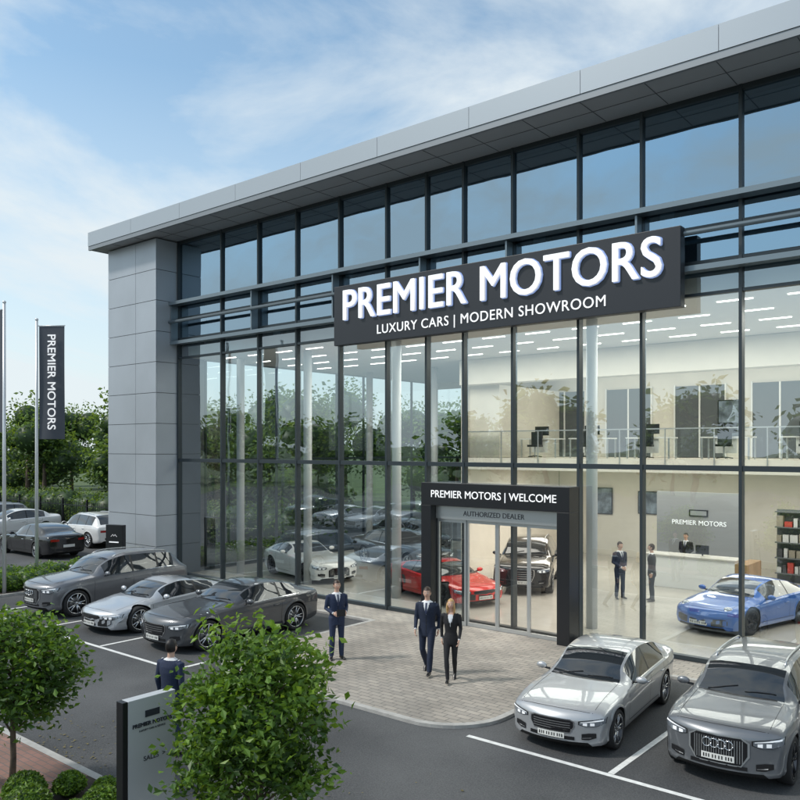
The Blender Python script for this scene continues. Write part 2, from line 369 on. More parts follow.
    for wx in p['wx']:
        for s in(-1,1):
            vs=[];na=26;okk=True
            for i in range(na+1):
                t=math.radians(-14+208*i/na)
                for rr in(RA-.004,RA+.02,RA+.045):
                    y=wx-hl+rr*math.cos(t); zz=R+rr*math.sin(t); h=bvh.ray_cast(Vector((s*4,y,max(zz,g0+.04))),Vector((-s,0,0)))
                    if h[0] is None: okk=False;break
                    vs.append((h[0].x+s*(.014 if rr<RA+.03 else .0),y,zz))
                if not okk: break
            if okk: D.add(vs,[(i*3+j,i*3+j+1,(i+1)*3+j+1,(i+1)*3+j) for i in range(na) for j in(0,1)],paint,True)
    if kind=='suv':
        for s in(-1,1):
            pts=[]
            for t in np.linspace(2.25,4.2,12):
                h=bvh.ray_cast(Vector((s*.60*W,t-hl,4)),Vector((0,0,-1))); pts.append(h[0]+Vector((0,0,.035 if .0<(t-2.3)<1.85 else 0)))
            D.tube(pts,[.016]*12,ALU,8)
    if kind=='super':
        patch('S',[(3.0-hl,.42,.62),(3.12-hl,.36,.74),(3.2-hl,.40,.78)],GRIL,.006)
    D.obj('trim_and_lights',E,fixn=False)
    rim=mat('rim_dark',(.03,.03,.035),.25,.8) if rimdark else mat('rim_silver',(.55,.56,.58),.22,.9)
    Wm=MB(); ri=R*.76
    tyre=[(-.11,ri),(-.125,ri+.02),(-.125,R-.03),(-.105,R-.006),(0,R),(.105,R-.006),(.125,R-.03),(.125,ri+.02),(.11,ri)]
    for wx in p['wx']:
        for s in(-1,1):
            X=s*(W0-.135)
            def T(pr): return [(X+s*a,b) for a,b in pr]
            Wm.lathe_x(T(tyre),wx-hl,R,RUB,36)
            Wm.lathe_x(T([(.112,ri),(.118,ri-.012),(.10,ri-.02),(-.1,ri-.03),(-.1,0)]),wx-hl,R,mat('rim_barrel',(.12,.12,.13),.4,.8),36)
            Wm.lathe_x(T([(.114,ri+.002),(.121,ri-.008),(.110,ri-.022)]),wx-hl,R,rim,36)
            Wm.lathe_x(T([(.03,0),(.03,ri*.72),(.01,ri*.72)]),wx-hl,R,mat('brake_disc',(.2,.2,.2),.4,.8),28)
            Wm.lathe_x(T([(.10,0),(.10,.04),(.085,.06),(.04,.06)]),wx-hl,R,rim,16)
            ns=5
            for k in range(ns):
                for dd in(-.16,.16):
                    t=2*math.pi*k/ns; a0=t+dd*.9; a1=t+dd*1.25
                    c0=Vector((X+s*.088,wx-hl+.045*math.cos(a0),R+.045*math.sin(a0))); c1=Vector((X+s*.105,wx-hl+(ri-.012)*math.cos(a1),R+(ri-.012)*math.sin(a1)))
                    Wm.tube([c0,c1],[(.012,.022),(.010,.017)],rim,6,ref=(1,0,0))
    Wm.obj('wheels',E)
    return E
def paint(name,col,metal=.5,rough=.36): return mat(name,col,rough,metal,1.0)
P_SIL=paint('paint_silver',(.44,.45,.465)); P_GRY=paint('paint_grey',(.17,.18,.195)); P_DGR=paint('paint_dark_grey',(.085,.09,.10))
P_MGR=paint('paint_mid_grey',(.17,.175,.19)); P_BLK=paint('paint_black',(.01,.01,.012),.2,.2); P_WHT=paint('paint_white',(.78,.78,.77),0,.3)
P_RED=paint('paint_red',(.60,.012,.01),.1,.25); P_BLU=paint('paint_blue',(.004,.10,.42),.1,.28); P_LSIL=paint('paint_light_silver',(.50,.52,.55))
# ------------------------------------------------------------------ leaves
def leaf_arrays(C,size,rg=rng):
    C=np.asarray(C); n=len(C)
    a=rg.normal(size=(n,3)); a[:,2]*=.6; a/=np.linalg.norm(a,axis=1)[:,None]
    b=rg.normal(size=(n,3)); b-=a*(a*b).sum(1)[:,None]; b/=np.linalg.norm(b,axis=1)[:,None]; c=np.cross(a,b)
    s=(size*rg.uniform(.6,1.25,n))[:,None]
    return np.stack([C-a*s*.55,C+b*s*.3+c*s*.12,C+a*s*.55,C-b*s*.3+c*s*.12],1).reshape(-1,3)
def add_leaves(mb,C,size,mats,mi):
    v=leaf_arrays(C,size); o=len(mb.v); mb.v.extend(map(tuple,v.tolist())); ks=[mb.mi(m) for m in mats]
    for i in range(len(C)):
        q=o+4*i; mb.f.append((q,q+1,q+2)); mb.f.append((q,q+2,q+3)); k=ks[mi[i]]; mb.m+= [k,k]; mb.sm+=[False,False]
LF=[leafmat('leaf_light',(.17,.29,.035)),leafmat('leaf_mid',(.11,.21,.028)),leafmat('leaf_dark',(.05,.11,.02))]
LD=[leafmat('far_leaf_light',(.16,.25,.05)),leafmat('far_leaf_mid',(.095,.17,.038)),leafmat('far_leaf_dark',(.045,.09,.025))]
BARK=mat('bark',(.12,.09,.065),.9,noise=12,var=.4,bump=(30,.6))
def crown_clumps(c,r,n,seed,lump=.25):
    rg=np.random.default_rng(seed); out=[]
    ph=rg.uniform(0,6.28,8)
    while len(out)<n:
        d=rg.normal(size=3); d/=np.linalg.norm(d); th=math.atan2(d[1],d[0])
        k=1+lump*(math.sin(3*th+ph[0]+2*d[2])+.7*math.sin(5*d[2]*2+ph[1]+th)+.5*math.sin(7*th+ph[2]))/1.6
        rad=rg.uniform(.25,1)**.45*k
        tap=1-.25*max(0,d[2])
        out.append((c[0]+d[0]*r[0]*rad*tap,c[1]+d[1]*r[1]*rad*tap,c[2]+d[2]*r[2]*rad,d[2],rad/k))
    return np.array(out)
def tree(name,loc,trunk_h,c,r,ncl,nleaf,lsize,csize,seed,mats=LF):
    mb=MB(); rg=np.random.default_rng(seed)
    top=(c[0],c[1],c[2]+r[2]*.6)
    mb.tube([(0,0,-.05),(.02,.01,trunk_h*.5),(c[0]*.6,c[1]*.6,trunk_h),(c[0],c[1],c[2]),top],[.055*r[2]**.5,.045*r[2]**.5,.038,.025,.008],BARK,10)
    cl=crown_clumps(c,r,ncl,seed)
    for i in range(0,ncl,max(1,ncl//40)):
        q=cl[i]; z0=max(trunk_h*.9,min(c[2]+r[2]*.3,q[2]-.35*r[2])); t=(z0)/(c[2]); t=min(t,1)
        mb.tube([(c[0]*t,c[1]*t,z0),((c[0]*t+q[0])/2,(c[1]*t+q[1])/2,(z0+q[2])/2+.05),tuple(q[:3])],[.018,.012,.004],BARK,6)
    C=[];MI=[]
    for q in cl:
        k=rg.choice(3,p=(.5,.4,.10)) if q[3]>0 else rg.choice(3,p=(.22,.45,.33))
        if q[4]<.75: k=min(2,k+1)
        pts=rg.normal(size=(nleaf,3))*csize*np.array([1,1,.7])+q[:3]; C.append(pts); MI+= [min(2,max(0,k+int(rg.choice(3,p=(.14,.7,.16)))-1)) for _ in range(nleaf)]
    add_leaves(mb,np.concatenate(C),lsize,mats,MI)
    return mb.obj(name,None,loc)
# ------------------------------------------------------------------ people
SKIN=mat('skin',(.62,.39,.29),.5); EYEW=mat('eye_white',(.8,.8,.8),.3); LIP=mat('lips',(.42,.16,.14),.5); SHOE=mat('shoe_leather',(.012,.01,.01),.3)
SHIRT=mat('shirt_white',(.75,.76,.78),.7)
def vec(*a): return Vector(a)
def person(name,loc,rotdeg,suit,trousers,hairm,H=1.8,female=False,pose='stand',tie=None,vox=.014,z=0.,shirt=None,headturn=0):
    sc=H/1.8; shirt=shirt or SHIRT
    parts=[]
    def part(mb_m,pts,rad,n=16,ref=(1,0,0)):
        m=MB(); m.tube(pts,rad,mb_m,n,ref); parts.append((m,mb_m))
    sw=.90 if female else 1.
    def leg(s,hip,knee,ank,toe):
        hip,knee,ank=map(Vector,(hip,knee,ank)); th=.098 if not female else .090
        lo=(.062,.066,.058,.054) if not female else (.054,.056,.044,.040)
        part(trousers,[hip+vec(0,0,.04),hip,hip.lerp(knee,.5),knee,knee.lerp(ank,.35),knee.lerp(ank,.75),ank+vec(0,-.005,.0)],
             [(th,th*1.05),(th,th*1.08),(th*.80,th*.88),(lo[0],lo[0]+.004),(lo[1],lo[1]+.006),(lo[2],lo[2]+.004),(lo[3],lo[3]+.008)])
        f=Vector(toe).normalized()
        m=MB()
        def at(d,zl): q=ank+f*d; return vec(q.x,q.y,q.z-.045+zl)
        m.tube([at(-.075,-.005),at(-.05,.0),at(.02,.005),at(.10,-.012),at(.16,-.02),at(.19,-.026)],[(.022,.02),(.036,.04),(.038,.045),(.045,.028),(.036,.02),(.014,.010)],SHOE,12,ref=(f.y if abs(f.y)>.2 else 1,-f.x,0))
        parts.append((m,SHOE))
    if pose=='walk':
        leg(1,(.095,0,.93),(.10,-.16,.52),(.09,-.22,.10),(0,-1,.15)); leg(-1,(-.095,0,.93),(-.10,-.02,.50),(-.09,.30,.15),(0,-1,-.6))
    elif pose=='walk2':
        leg(-1,(-.085,0,.93),(-.08,-.16,.52),(-.05,-.21,.10),(0,-1,.15)); leg(1,(.085,0,.93),(.08,-.01,.50),(.06,.27,.14),(0,-1,-.6))
    else:
        leg(1,(.095,0,.93),(.105,-.015,.50),(.115,.01,.09),(.25,-1,0)); leg(-1,(-.095,0,.93),(-.105,-.01,.50),(-.12,.02,.09),(-.25,-1,0))
    if female:
        T=[(.82,.160,.118),(.88,.168,.122),(.97,.158,.113),(1.08,.128,.096),(1.18,.140,.108),(1.28,.160,.132),(1.38,.168,.115),(1.44,.160,.09),(1.485,.100,.075),(1.51,.058,.058)]
    else:
        T=[(.79,.182,.128),(.88,.184,.130),(.97,.176,.122),(1.08,.164,.115),(1.18,.172,.12),(1.30,.194,.130),(1.39,.205,.122),(1.45,.195,.100),(1.495,.120,.082),(1.52,.070,.064)]
    part(suit,[(0,0.0,t[0]) for t in T],[(t[1],t[2]) for t in T],24)
    part(SKIN,[(0,.005,1.47),(0,0,1.53),(0,-.012,1.62)],[(.058,.06),(.054,.056),(.052,.056)])
    hands=[]
    def arm(s,sh,el,wr):
        sh,el,wr=map(Vector,(sh,el,wr)); a=.060*sw
        part(suit,[sh+vec(-s*.05,0,.015),sh,sh.lerp(el,.5),el,el.lerp(wr,.45),wr],[(a*.9,a),(a,a*1.08),(a*.86,a*.95),(a*.76,a*.8),(a*.68,a*.7),(a*.56,a*.58)])
        hands.append((s,wr,(wr-el).normalized()))
    X=.195*sw
    if pose in('walk','walk2'):
        k=1 if pose=='walk' else -1
        arm(k,(k*X,0,1.44),(k*(X+.04),.10,1.17),(k*(X+.03),.06,.93)); arm(-k,(-k*X,0,1.44),(-k*(X+.04),-.02,1.16),(-k*(X+.02),-.17,.95))
    elif pose=='hold':
        arm(1,(X,0,1.44),(X+.05,.05,1.16),(X-.04,-.22,1.10)); arm(-1,(-X,0,1.44),(-X-.05,.04,1.16),(-X+.06,-.20,1.09))
    elif pose=='clasp':
        arm(1,(X,0,1.44),(X+.05,.03,1.16),(X-.12,-.19,1.02)); arm(-1,(-X,0,1.44),(-X-.05,.03,1.16),(-X+.12,-.19,1.02))
    else:
        arm(1,(X,0,1.44),(X+.04,.03,1.16),(X+.03,-.03,.91)); arm(-1,(-X,0,1.44),(-X-.04,.03,1.16),(-X-.03,-.03,.91))
    J=MB(); bv=[]
    for m,mm in parts:
        J.add(m.v,m.f,mm); bv.append((BVHTree.FromPolygons([Vector(v) for v in m.v],m.f),mm))
    o=J.obj('tmp',fixn=True)
    md=o.modifiers.new('r','REMESH'); md.mode='VOXEL'; md.voxel_size=vox; md.use_smooth_shade=True
    ms=o.modifiers.new('s','SMOOTH'); ms.iterations=3; ms.factor=.5
    dg=bpy.context.evaluated_depsgraph_get(); me=bpy.data.meshes.new_from_object(o.evaluated_get(dg),depsgraph=dg); bpy.data.objects.remove(o)
    B=MB()
    vs=[v.co.copy() for v in me.vertices]; fs=[tuple(p.vertices) for p in me.polygons]
    groups={}
    for f,pl in zip(fs,me.polygons):
        c=pl.center; best=None;bd=9
        for t,mm in bv:
            r=t.find_nearest(c,.06)
            if r[0] is not None and r[3]<bd: bd=r[3];best=mm
        if best is suit and (c.z>1.492 or (c.z>1.452 and abs(c.x)<.062 and c.y<0)): best=SKIN if female else shirt
        groups.setdefault(best or suit,[]).append(f)
    B.v.extend([tuple(v) for v in vs])
    for mm,fl in groups.items():
        k=B.mi(mm)
        for f in fl: B.f.append(f);B.m.append(k);B.sm.append(True)
    body=BVHTree.FromPolygons(vs,fs)
    def patch(cols,m,off,nz=6):
        v=[]
        for x,l,u in cols:
            for q in range(nz+1):
                zz=l+(u-l)*q/nz; h=body.ray_cast(vec(x,-1,zz),vec(0,1,0))
                if h[0] is None: return
                v.append(h[0]+vec(0,-off,0))
        N=nz+1; B.add(v,[(i*N+j,i*N+j+1,(i+1)*N+j+1,(i+1)*N+j) for i in range(len(cols)-1) for j in range(nz)],m,True)
    zt=1.475 if female else 1.485; vb=1.24 if not female else 1.20
    patch([(-.052,zt-.07,zt-.02),(-.03,(zt+vb)/2-.03,zt+.0),(0,vb,zt-.005),(.03,(zt+vb)/2-.03,zt+.0),(.052,zt-.07,zt-.02)],shirt,.004)
    for s in(-1,1):
        patch([(s*.006,vb-.03,vb+.03),(s*.034,vb+.06,vb+.12),(s*.062,vb+.10,zt-.07),(s*.080,vb+.145,zt-.06)],suit,.011)
    if tie or not female: patch([(-.019,vb+.04,zt-.0),(0,vb+.01,zt-.0),(.019,vb+.04,zt-.0)],tie or MATS.get('tie') or BLK,.010)
    for zz in(1.12,1.04): 
        h=body.ray_cast(vec(.01,-1,zz),vec(0,1,0)); 
        if h[0]: B.ell(h[0],(.008,.004,.008),BLK,8,6)
    patch([(-.003,.84,vb-.02),(.003,.84,vb-.02)],SEAM,.003,8)
    for s,wr,d in hands:
        side=vec(0,-1,0)
        side=(side-d*side.dot(d)).normalized()
        if pose in('hold','clasp'): side=(vec(0,0,1)-d*d.z).normalized()
        nrm=d.cross(side); 
        if nrm.x*s>0: nrm=-nrm
        B.tube([wr-d*.02,wr+d*.012],[.031*sw,.030*sw],shirt,12)
        w=wr+d*.01
        B.tube([w-d*.01,w+d*.02,w+d*.055,w+d*.09],[(.024,.019),(.030,.016),(.038,.014),(.036,.011)],SKIN,12,ref=tuple(side))
        for i,(ln,of) in enumerate(((.066,.028),(.075,.0095),(.070,-.0095),(.055,-.027))):
            b=w+d*.085+side*of; p1=b+d*ln*.42+nrm*.006; p2=p1+d*ln*.30+nrm*.016; p3=p2+d*ln*.2+nrm*.018
            B.tube([b,p1,p2,p3],[.0095,.009,.008,.006],SKIN,8)
        b=w+d*.025+side*.026; B.tube([b,b+side*.024+d*.022+nrm*.008,b+side*.028+d*.048+nrm*.014,b+side*.024+d*.066+nrm*.018],[.013,.011,.010,.007],SKIN,8)
    if pose=='hold':
        B.box(-.10,.10,-.37,-.352,1.04,1.19,BLK)
    HR=Matrix.Rotation(math.radians(headturn),3,'Z'); hc=vec(0,-.02,1.683)
    k=.95 if female else 1
    def fn(v):
        t=v.z/.113
        if t<0: v.x*=1-.30*t*t; v.y=v.y*(1-.18*t*t)-.012*t*t
        else: v.y+=.008*t
        if v.y<-.07 and -.25<t<.35: v.y*=.985
        return v
    B.ell(hc,(.078*k,.096*k,.113*k),SKIN,24,18,R=HR,fn=fn)
    def hp(x,y,z): return hc+HR@vec(x*k,y*k,z*k)
    B.tube([hp(0,-.090,.018),hp(0,-.108,-.012),hp(0,-.112,-.028),hp(0,-.092,-.036)],[.007,.011,.014,.008],SKIN,8)
    for s in(-1,1):
        B.ell(hp(s*.03,-.086,.006),(.013,.008,.007),EYEW,10,8); B.ell(hp(s*.03,-.0935,.006),(.0055,.003,.0055),BLK,8,6)
        B.tube([hp(s*.014,-.094,.026),hp(s*.03,-.095,.031),hp(s*.048,-.084,.025)],[.003,.0045,.003],hairm,6)
        B.ell(hp(s*.079,.002,-.004),(.008,.018,.030),SKIN,10,8)
    B.tube([hp(-.024,-.086,-.056),hp(0,-.097,-.055),hp(.024,-.086,-.056)],[.003,.0065,.003],LIP,8)
    nu,nv=28,20; hv=[];hf=[]
    for j in range(nv+1):
        ph=math.pi*j/nv
        for i in range(nu):
            th=2*math.pi*i/nu; v=vec(.078*math.sin(ph)*math.cos(th),.096*math.sin(ph)*math.sin(th),.113*math.cos(ph)); v=fn(v)
            w=1.09+.02*math.sin(9*th)*math.sin(ph)+(.04 if v.z>.05 else 0); hv.append(hc+HR@(v*w*k+vec(0,.006,.002)))
    for j in range(nv):
        for i in range(nu):
            i2=(i+1)%nu; q=[(j*nu+i),((j+1)*nu+i),((j+1)*nu+i2),(j*nu+i2)]; ph=math.pi*(j+.5)/nv; th=2*math.pi*(i+.5)/nu
            y=math.sin(ph)*math.sin(th); zz=math.cos(ph)
            keep = zz>.50 if y<-.40 else (zz>.05 if y<.05 else zz>-.55)
            if female: keep = zz>.54 if y<-.45 else (zz>-.8)
            if keep: hf.append(q)
    B.add(hv,hf,hairm,True)
    if female:
        B.tube([hp(0,.04,.05),hp(0,.065,-.05),hp(0,.07,-.14),hp(0,.065,-.22),hp(0,.05,-.27)],[(.07,.05),(.088,.05),(.095,.042),(.085,.035),(.05,.02)],hairm,16)
        for s in(-1,1): B.tube([hp(s*.068,-.02,.04),hp(s*.080,-.03,-.04),hp(s*.085,-.035,-.13),hp(s*.075,-.05,-.21)],[(.02,.03),(.022,.035),(.022,.032),(.01,.015)],hairm,10)
    else:
        B.tube([(0,.0,1.485),(0,-.003,1.53)],[(.066,.064),(.058,.060)],shirt,18,cap=False)
    o=B.obj(name,None,(loc[0],loc[1],z),math.radians(rotdeg)); o.scale=(sc,sc,sc)
    bpy.data.meshes.remove(me); return o
# ================================================================== GROUND
gm=mat('ground_grass',(.075,.11,.035),.95,noise=.4,var=.35)
g=MB(); g.quad((-1500,-1500,0),(1500,-1500,0),(1500,1500,0),(-1500,1500,0),gm); g.obj('ground')
ASP=bpy.data.materials.new('asphalt'); ASP.use_nodes=True; nt=ASP.node_tree; b=nt.nodes['Principled BSDF']; b.inputs['Roughness'].default_value=.85
tc=nt.nodes.new('ShaderNodeTexCoord'); n1=nt.nodes.new('ShaderNodeTexNoise'); n1.inputs['Scale'].default_value=.35; n1.inputs['Detail'].default_value=8
n2=nt.nodes.new('ShaderNodeTexNoise'); n2.inputs['Scale'].default_value=45; n2.inputs['Detail'].default_value=3
mx=nt.nodes.new('ShaderNodeMath'); mx.operation='MULTIPLY_ADD'; mx.inputs[1].default_value=.55
for q in(n1,n2): nt.links.new(tc.outputs['Object'],q.inputs['Vector'])
nt.links.new(n1.outputs['Fac'],mx.inputs[0]); m3=nt.nodes.new('ShaderNodeMath'); m3.operation='MULTIPLY'; m3.inputs[1].default_value=.45
nt.links.new(n2.outputs['Fac'],m3.inputs[0]); nt.links.new(m3.outputs[0],mx.inputs[2])
rp=nt.nodes.new('ShaderNodeValToRGB'); rp.color_ramp.elements[0].position=.38; rp.color_ramp.elements[1].position=.64
rp.color_ramp.elements[0].color=(.038,.040,.043,1); rp.color_ramp.elements[1].color=(.11,.112,.115,1)
nt.links.new(mx.outputs[0],rp.inputs[0]); nt.links.new(rp.outputs[0],b.inputs['Base Color'])
bp=nt.nodes.new('ShaderNodeBump'); bp.inputs['Strength'].default_value=.5; bp.inputs['Distance'].default_value=.01; nt.links.new(n2.outputs['Fac'],bp.inputs['Height']); nt.links.new(bp.outputs[0],b.inputs['Normal'])
g=MB(); g.quad((-75,-60,.004),(40,-60,.004),(40,30,.004),(-75,30,.004),ASP)
g.obj('car_park_road')
def brickmat(name,c1,c2,mort,bw,rh,ms,rot=0,rough=.8):
    m=bpy.data.materials.new(name); m.use_nodes=True; nt=m.node_tree; b=nt.nodes['Principled BSDF']; b.inputs['Roughness'].default_value=rough
    tc=nt.nodes.new('ShaderNodeTexCoord'); mp=nt.nodes.new('ShaderNodeMapping'); mp.inputs['Rotation'].default_value=(0,0,rot)
    br=nt.nodes.new('ShaderNodeTexBrick'); br.inputs['Scale'].default_value=1; br.inputs['Brick Width'].default_value=bw; br.inputs['Row Height'].default_value=rh; br.inputs['Mortar Size'].default_value=ms
    br.inputs['Color1'].default_value=(*c1,1); br.inputs['Color2'].default_value=(*c2,1); br.inputs['Mortar'].default_value=(*mort,1)
    nt.links.new(tc.outputs['Object'],mp.inputs[0]); nt.links.new(mp.outputs[0],br.inputs[0])
    n=nt.nodes.new('ShaderNodeTexNoise'); n.inputs['Scale'].default_value=.8; n.inputs['Detail'].default_value=7; nt.links.new(tc.outputs['Object'],n.inputs[0])
    mr=nt.nodes.new('ShaderNodeMapRange'); mr.inputs[1].default_value=.3; mr.inputs[2].default_value=.7; mr.inputs[3].default_value=.72; mr.inputs[4].default_value=1.15; nt.links.new(n.outputs['Fac'],mr.inputs[0])
    mu=nt.nodes.new('ShaderNodeMix'); mu.data_type='RGBA'; mu.blend_type='MULTIPLY'; mu.inputs[0].default_value=1
    nt.links.new(br.outputs[0],mu.inputs[6]); nt.links.new(mr.outputs[0],mu.inputs[7]); nt.links.new(mu.outputs[2],b.inputs['Base Color'])
    bp=nt.nodes.new('ShaderNodeBump'); bp.inputs['Strength'].default_value=.5; bp.inputs['Distance'].default_value=.008; bp.invert=True; nt.links.new(br.outputs['Fac'],bp.inputs['Height']); nt.links.new(bp.outputs[0],b.inputs['Normal'])
    return m
PAV=brickmat('block_paving',(.40,.36,.31),(.31,.285,.25),(.17,.16,.15),.30,.15,.009)
RBR=brickmat('red_brick_paving',(.28,.15,.12),(.22,.13,.10),(.14,.12,.11),.22,.11,.008)
KERB=mat('kerb_stone',(.40,.39,.37),.8,noise=6,var=.15)
def slab(name,poly,z,mt,kerb=.13):
    n=len(poly); mb=MB()
    mb.add([(x,y,z) for x,y in poly],[tuple(range(n))],mt)
    if kerb:
        A=sum(poly[i][0]*poly[(i+1)%n][1]-poly[(i+1)%n][0]*poly[i][1] for i in range(n)); sg=1 if A>0 else -1
        outp=[]
        for i in range(n):
            a=Vector(poly[i-1]);b_=Vector(poly[i]);c=Vector(poly[(i+1)%n]); d1=(b_-a).normalized(); d2=(c-b_).normalized()
            n1=Vector((d1.y,-d1.x))*sg; n2=Vector((d2.y,-d2.x))*sg; m=(n1+n2).normalized(); outp.append(b_+m*kerb/max(.4,m.dot(n1)))
        vs=[(x,y,z+.003) for x,y in poly]+[(p.x,p.y,z+.003) for p in outp]+[(p.x,p.y,0) for p in outp]
        fs=[]
        for i in range(n): j=(i+1)%n; fs+=[(i,j,n+j,n+i),(n+i,n+j,2*n+j,2*n+i)]
        mb.add(vs,fs,KERB)
    return mb.obj(name,fixn=True)
arc=[(-8.9+1.1*math.cos(t),-5.9+1.1*math.sin(t)) for t in np.linspace(-math.pi/2,0,10)]
arc2=[(-13.8-1.0*math.sin(t),-6.0-1.0*math.cos(t)) for t in np.linspace(math.pi/2,0,8)]
poly=[(-30.5,-.02),(-30.5,-1.3),(-14.8,-1.3)]+arc2+arc+[(-7.8,-1.35),(12,-1.35),(12,-.02)]
slab('paved_forecourt',poly,.06,PAV)
slab('planting_island',[(-30,-12.05),(-30,-17),(-6.3,-17),(-6.3,-12.5),(-6.8,-12.05)],.10,mat('soil',(.05,.038,.028),.95,noise=5,var=.4))
g=MB(); g.quad((-16,-12.06,.106),(-16,-13.2,.106),(-10.9,-13.2,.106),(-10.9,-12.06,.106),RBR); g.obj('brick_path')
L=MB(); z=.009
def line(x0,y0,x1,y1,w=.10):
    d=Vector((x1-x0,y1-y0)).normalized(); nn=Vector((-d.y,d.x))*w/2
    L.quad((x0-nn.x,y0-nn.y,z),(x1-nn.x,y1-nn.y,z),(x1+nn.x,y1+nn.y,z),(x0+nn.x,y0+nn.y,z),LINE)
line(-7.75,-6.98,8,-6.98)
for x in(-5.2,-2.6,.05,2.8): line(x,-6.92,x,-1.55)
line(-24.5,-7.75,-14.9,-7.75)
for x in(-24.5,-21.3,-18.2,-15.0): line(x,-7.69,x,-1.5)
for x in np.arange(-40,-28,2.8): line(x,-22,x,-17.5)
L.obj('parking_bay_markings')
m=MB(); m.box(-.25,.25,-.2,.2,.005,.012,mat('cast_iron',(.04,.04,.04),.6))
for k in range(7): m.box(-.21+.06*k,-.19+.06*k,-.16,.16,.012,.018,MATS['cast_iron'])
m.obj('drain_grate',None,(-11.9,-7.45,0))
rg=np.random.default_rng(44); mb=MB(); C=np.stack([rg.uniform(-14,-5.5,420),-11.6+rg.exponential(.7,420)-.3,np.full(420,.02)],1); C[C[:,1]<-12,2]=.12
vv=leaf_arrays(C,.06,rg); vv=vv.reshape(-1,4,3); vv[:,:,2]=C[:,None,2]+(vv[:,:,2]-C[:,None,2])*.15
LITT=mat('dry_leaf',(.16,.13,.04),.8,noise=3,var=.5)
for q in vv: mb.add([tuple(p) for p in q],[(0,1,2,3)],LITT)
mb.obj('fallen_leaves')
# ================================================================== BUILDING
BLD=empty('car_showroom')
X0=-26.0; X1=6.0; FZ=.07; YB=16
CLAD=mat('metal_cladding',(.42,.45,.49),.42,.3,noise=.6,var=.06); CLADD=mat('cladding_joint',(.08,.085,.09),.6)
SOF=mat('soffit_panel',(.38,.39,.40),.5,.1); FAS=mat('fascia_metal',(.42,.45,.48),.35,.4)
m=MB(); px0,px1,py0,py1=-29.3,-26.0,-1.0,1.2
m.box(px0+.03,px1-.03,py0+.03,py1,0,12.7,CLADD)
zs=np.linspace(.05,12.7,12)
for a,b_ in zip(zs[:-1],zs[1:]):
    m.box(px0,(px0+px1)/2+.3-.008,py0,py0+.028,a+.01,b_-.01,CLAD); m.box((px0+px1)/2+.3+.008,px1-.002,py0,py0+.028,a+.01,b_-.01,CLAD)
    m.box(px1-.028,px1,py0+.03,py0+.98,a+.01,b_-.01,CLAD); m.box(px0,px0+.028,py0+.03,py1,a+.01,b_-.01,CLAD)
m.obj('pier',BLD)
m=MB(); rx0,rx1,ry0,ry1=-29.75,8.5,-1.62,YB+1.5
m.box(rx0+.05,rx1-.05,ry0+.05,ry1-.05,12.74,13.25,SOF)
xs=list(np.arange(rx0,rx1,3.05))+[rx1]
for a,b_ in zip(xs[:-1],xs[1:]): m.box(a+.006,b_-.006,ry0,ry0+.047,12.86,13.40,FAS)
m.box(rx0,rx1,ry0+.02,ry0+.10,12.70,12.852,mat('fascia_lip',(.26,.275,.29),.4,.4))
m.box(rx0,rx0+.047,ry0+.102,ry1,12.72,13.40,FAS); m.box(rx1-.047,rx1,ry0+.102,ry1,12.72,13.40,FAS)
m.box(rx0+.05,rx1-.05,ry0+.05,ry1-.05,13.26,13.36,mat('roof_membrane',(.3,.3,.3),.8))
for x in np.arange(rx0+1.5,rx1,1.52): m.box(x-.006,x+.006,ry0+.105,-.1,12.731,12.7385,CLADD)
m.box(rx0+.06,rx1-.06,-.82,-.81,12.731,12.7385,CLADD)
m.obj('roof',BLD)
MX=[-25.95,-23.33,-21.31,-19.40,-17.44,-15.50,-14.0,-12.71,-11.14,-9.24,-7.62,-5.39,-3.4,-1.4,.6,2.6,4.4,5.95]
ZT=12.74
m=MB()
for x in MX:
    m.box(x-.035,x+.035,-.09,.12,FZ,ZT,FRAME)
for zz,h in((FZ+.05,.05),(4.42,.06),(8.30,.035),(9.02,.035),(9.80,.035),(10.35,.05),(12.68,.06)):
    for a,b_ in zip(MX[:-1],MX[1:]): m.box(a+.036,b_-.036,-.07,.09,zz-h,zz+h,FRAME)
LG=mat('ledge_metal',(.19,.235,.265),.35,.4)
m.box(X0,X1,-.46,-.093,10.26,10.38,LG); m.box(X0,X1,-.40,-.093,8.78,8.90,LG)
m.tube([(X0,-.42,9.62),(X1,-.42,9.62)],[.06,.06],LG,12)
for x in MX[::2]: m.box(x-.025,x+.025,-.38,-.092,8.91,10.25,LG)
m.obj('mullions_and_ledges',BLD)
m=MB(); mu=MB()
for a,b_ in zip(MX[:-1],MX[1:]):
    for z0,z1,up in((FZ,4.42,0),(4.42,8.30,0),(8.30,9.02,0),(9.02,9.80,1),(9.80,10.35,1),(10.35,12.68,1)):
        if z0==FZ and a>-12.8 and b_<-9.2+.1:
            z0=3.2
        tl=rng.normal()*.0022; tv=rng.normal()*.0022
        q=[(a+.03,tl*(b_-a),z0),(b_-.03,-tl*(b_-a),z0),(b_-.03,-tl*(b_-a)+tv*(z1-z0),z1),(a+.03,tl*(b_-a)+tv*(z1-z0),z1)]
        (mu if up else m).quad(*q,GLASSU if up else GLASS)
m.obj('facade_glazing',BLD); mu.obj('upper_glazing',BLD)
m=MB()
m.box(X1,X1+.3,-.1,YB,0,12.72,CLAD); m.box(-18.3,X1,YB-.3,YB,0,12.7,CREAM)
m.box(px1+.01,-18.31,YB-.3,YB,8.0,12.7,CREAM)
m.box(px1-.2,px1+.0,1.21,YB,8.32,12.7,CLAD)
m.obj('walls',BLD)
m=MB(); FLO=mat('showroom_floor',(.50,.47,.42),.14,noise=2,var=.05,spec=.5)
m.box(X0+.0,X1,.0,YB-.31,.0,FZ,FLO)
CEIL=mat('ceiling',(.70,.69,.66),.8)
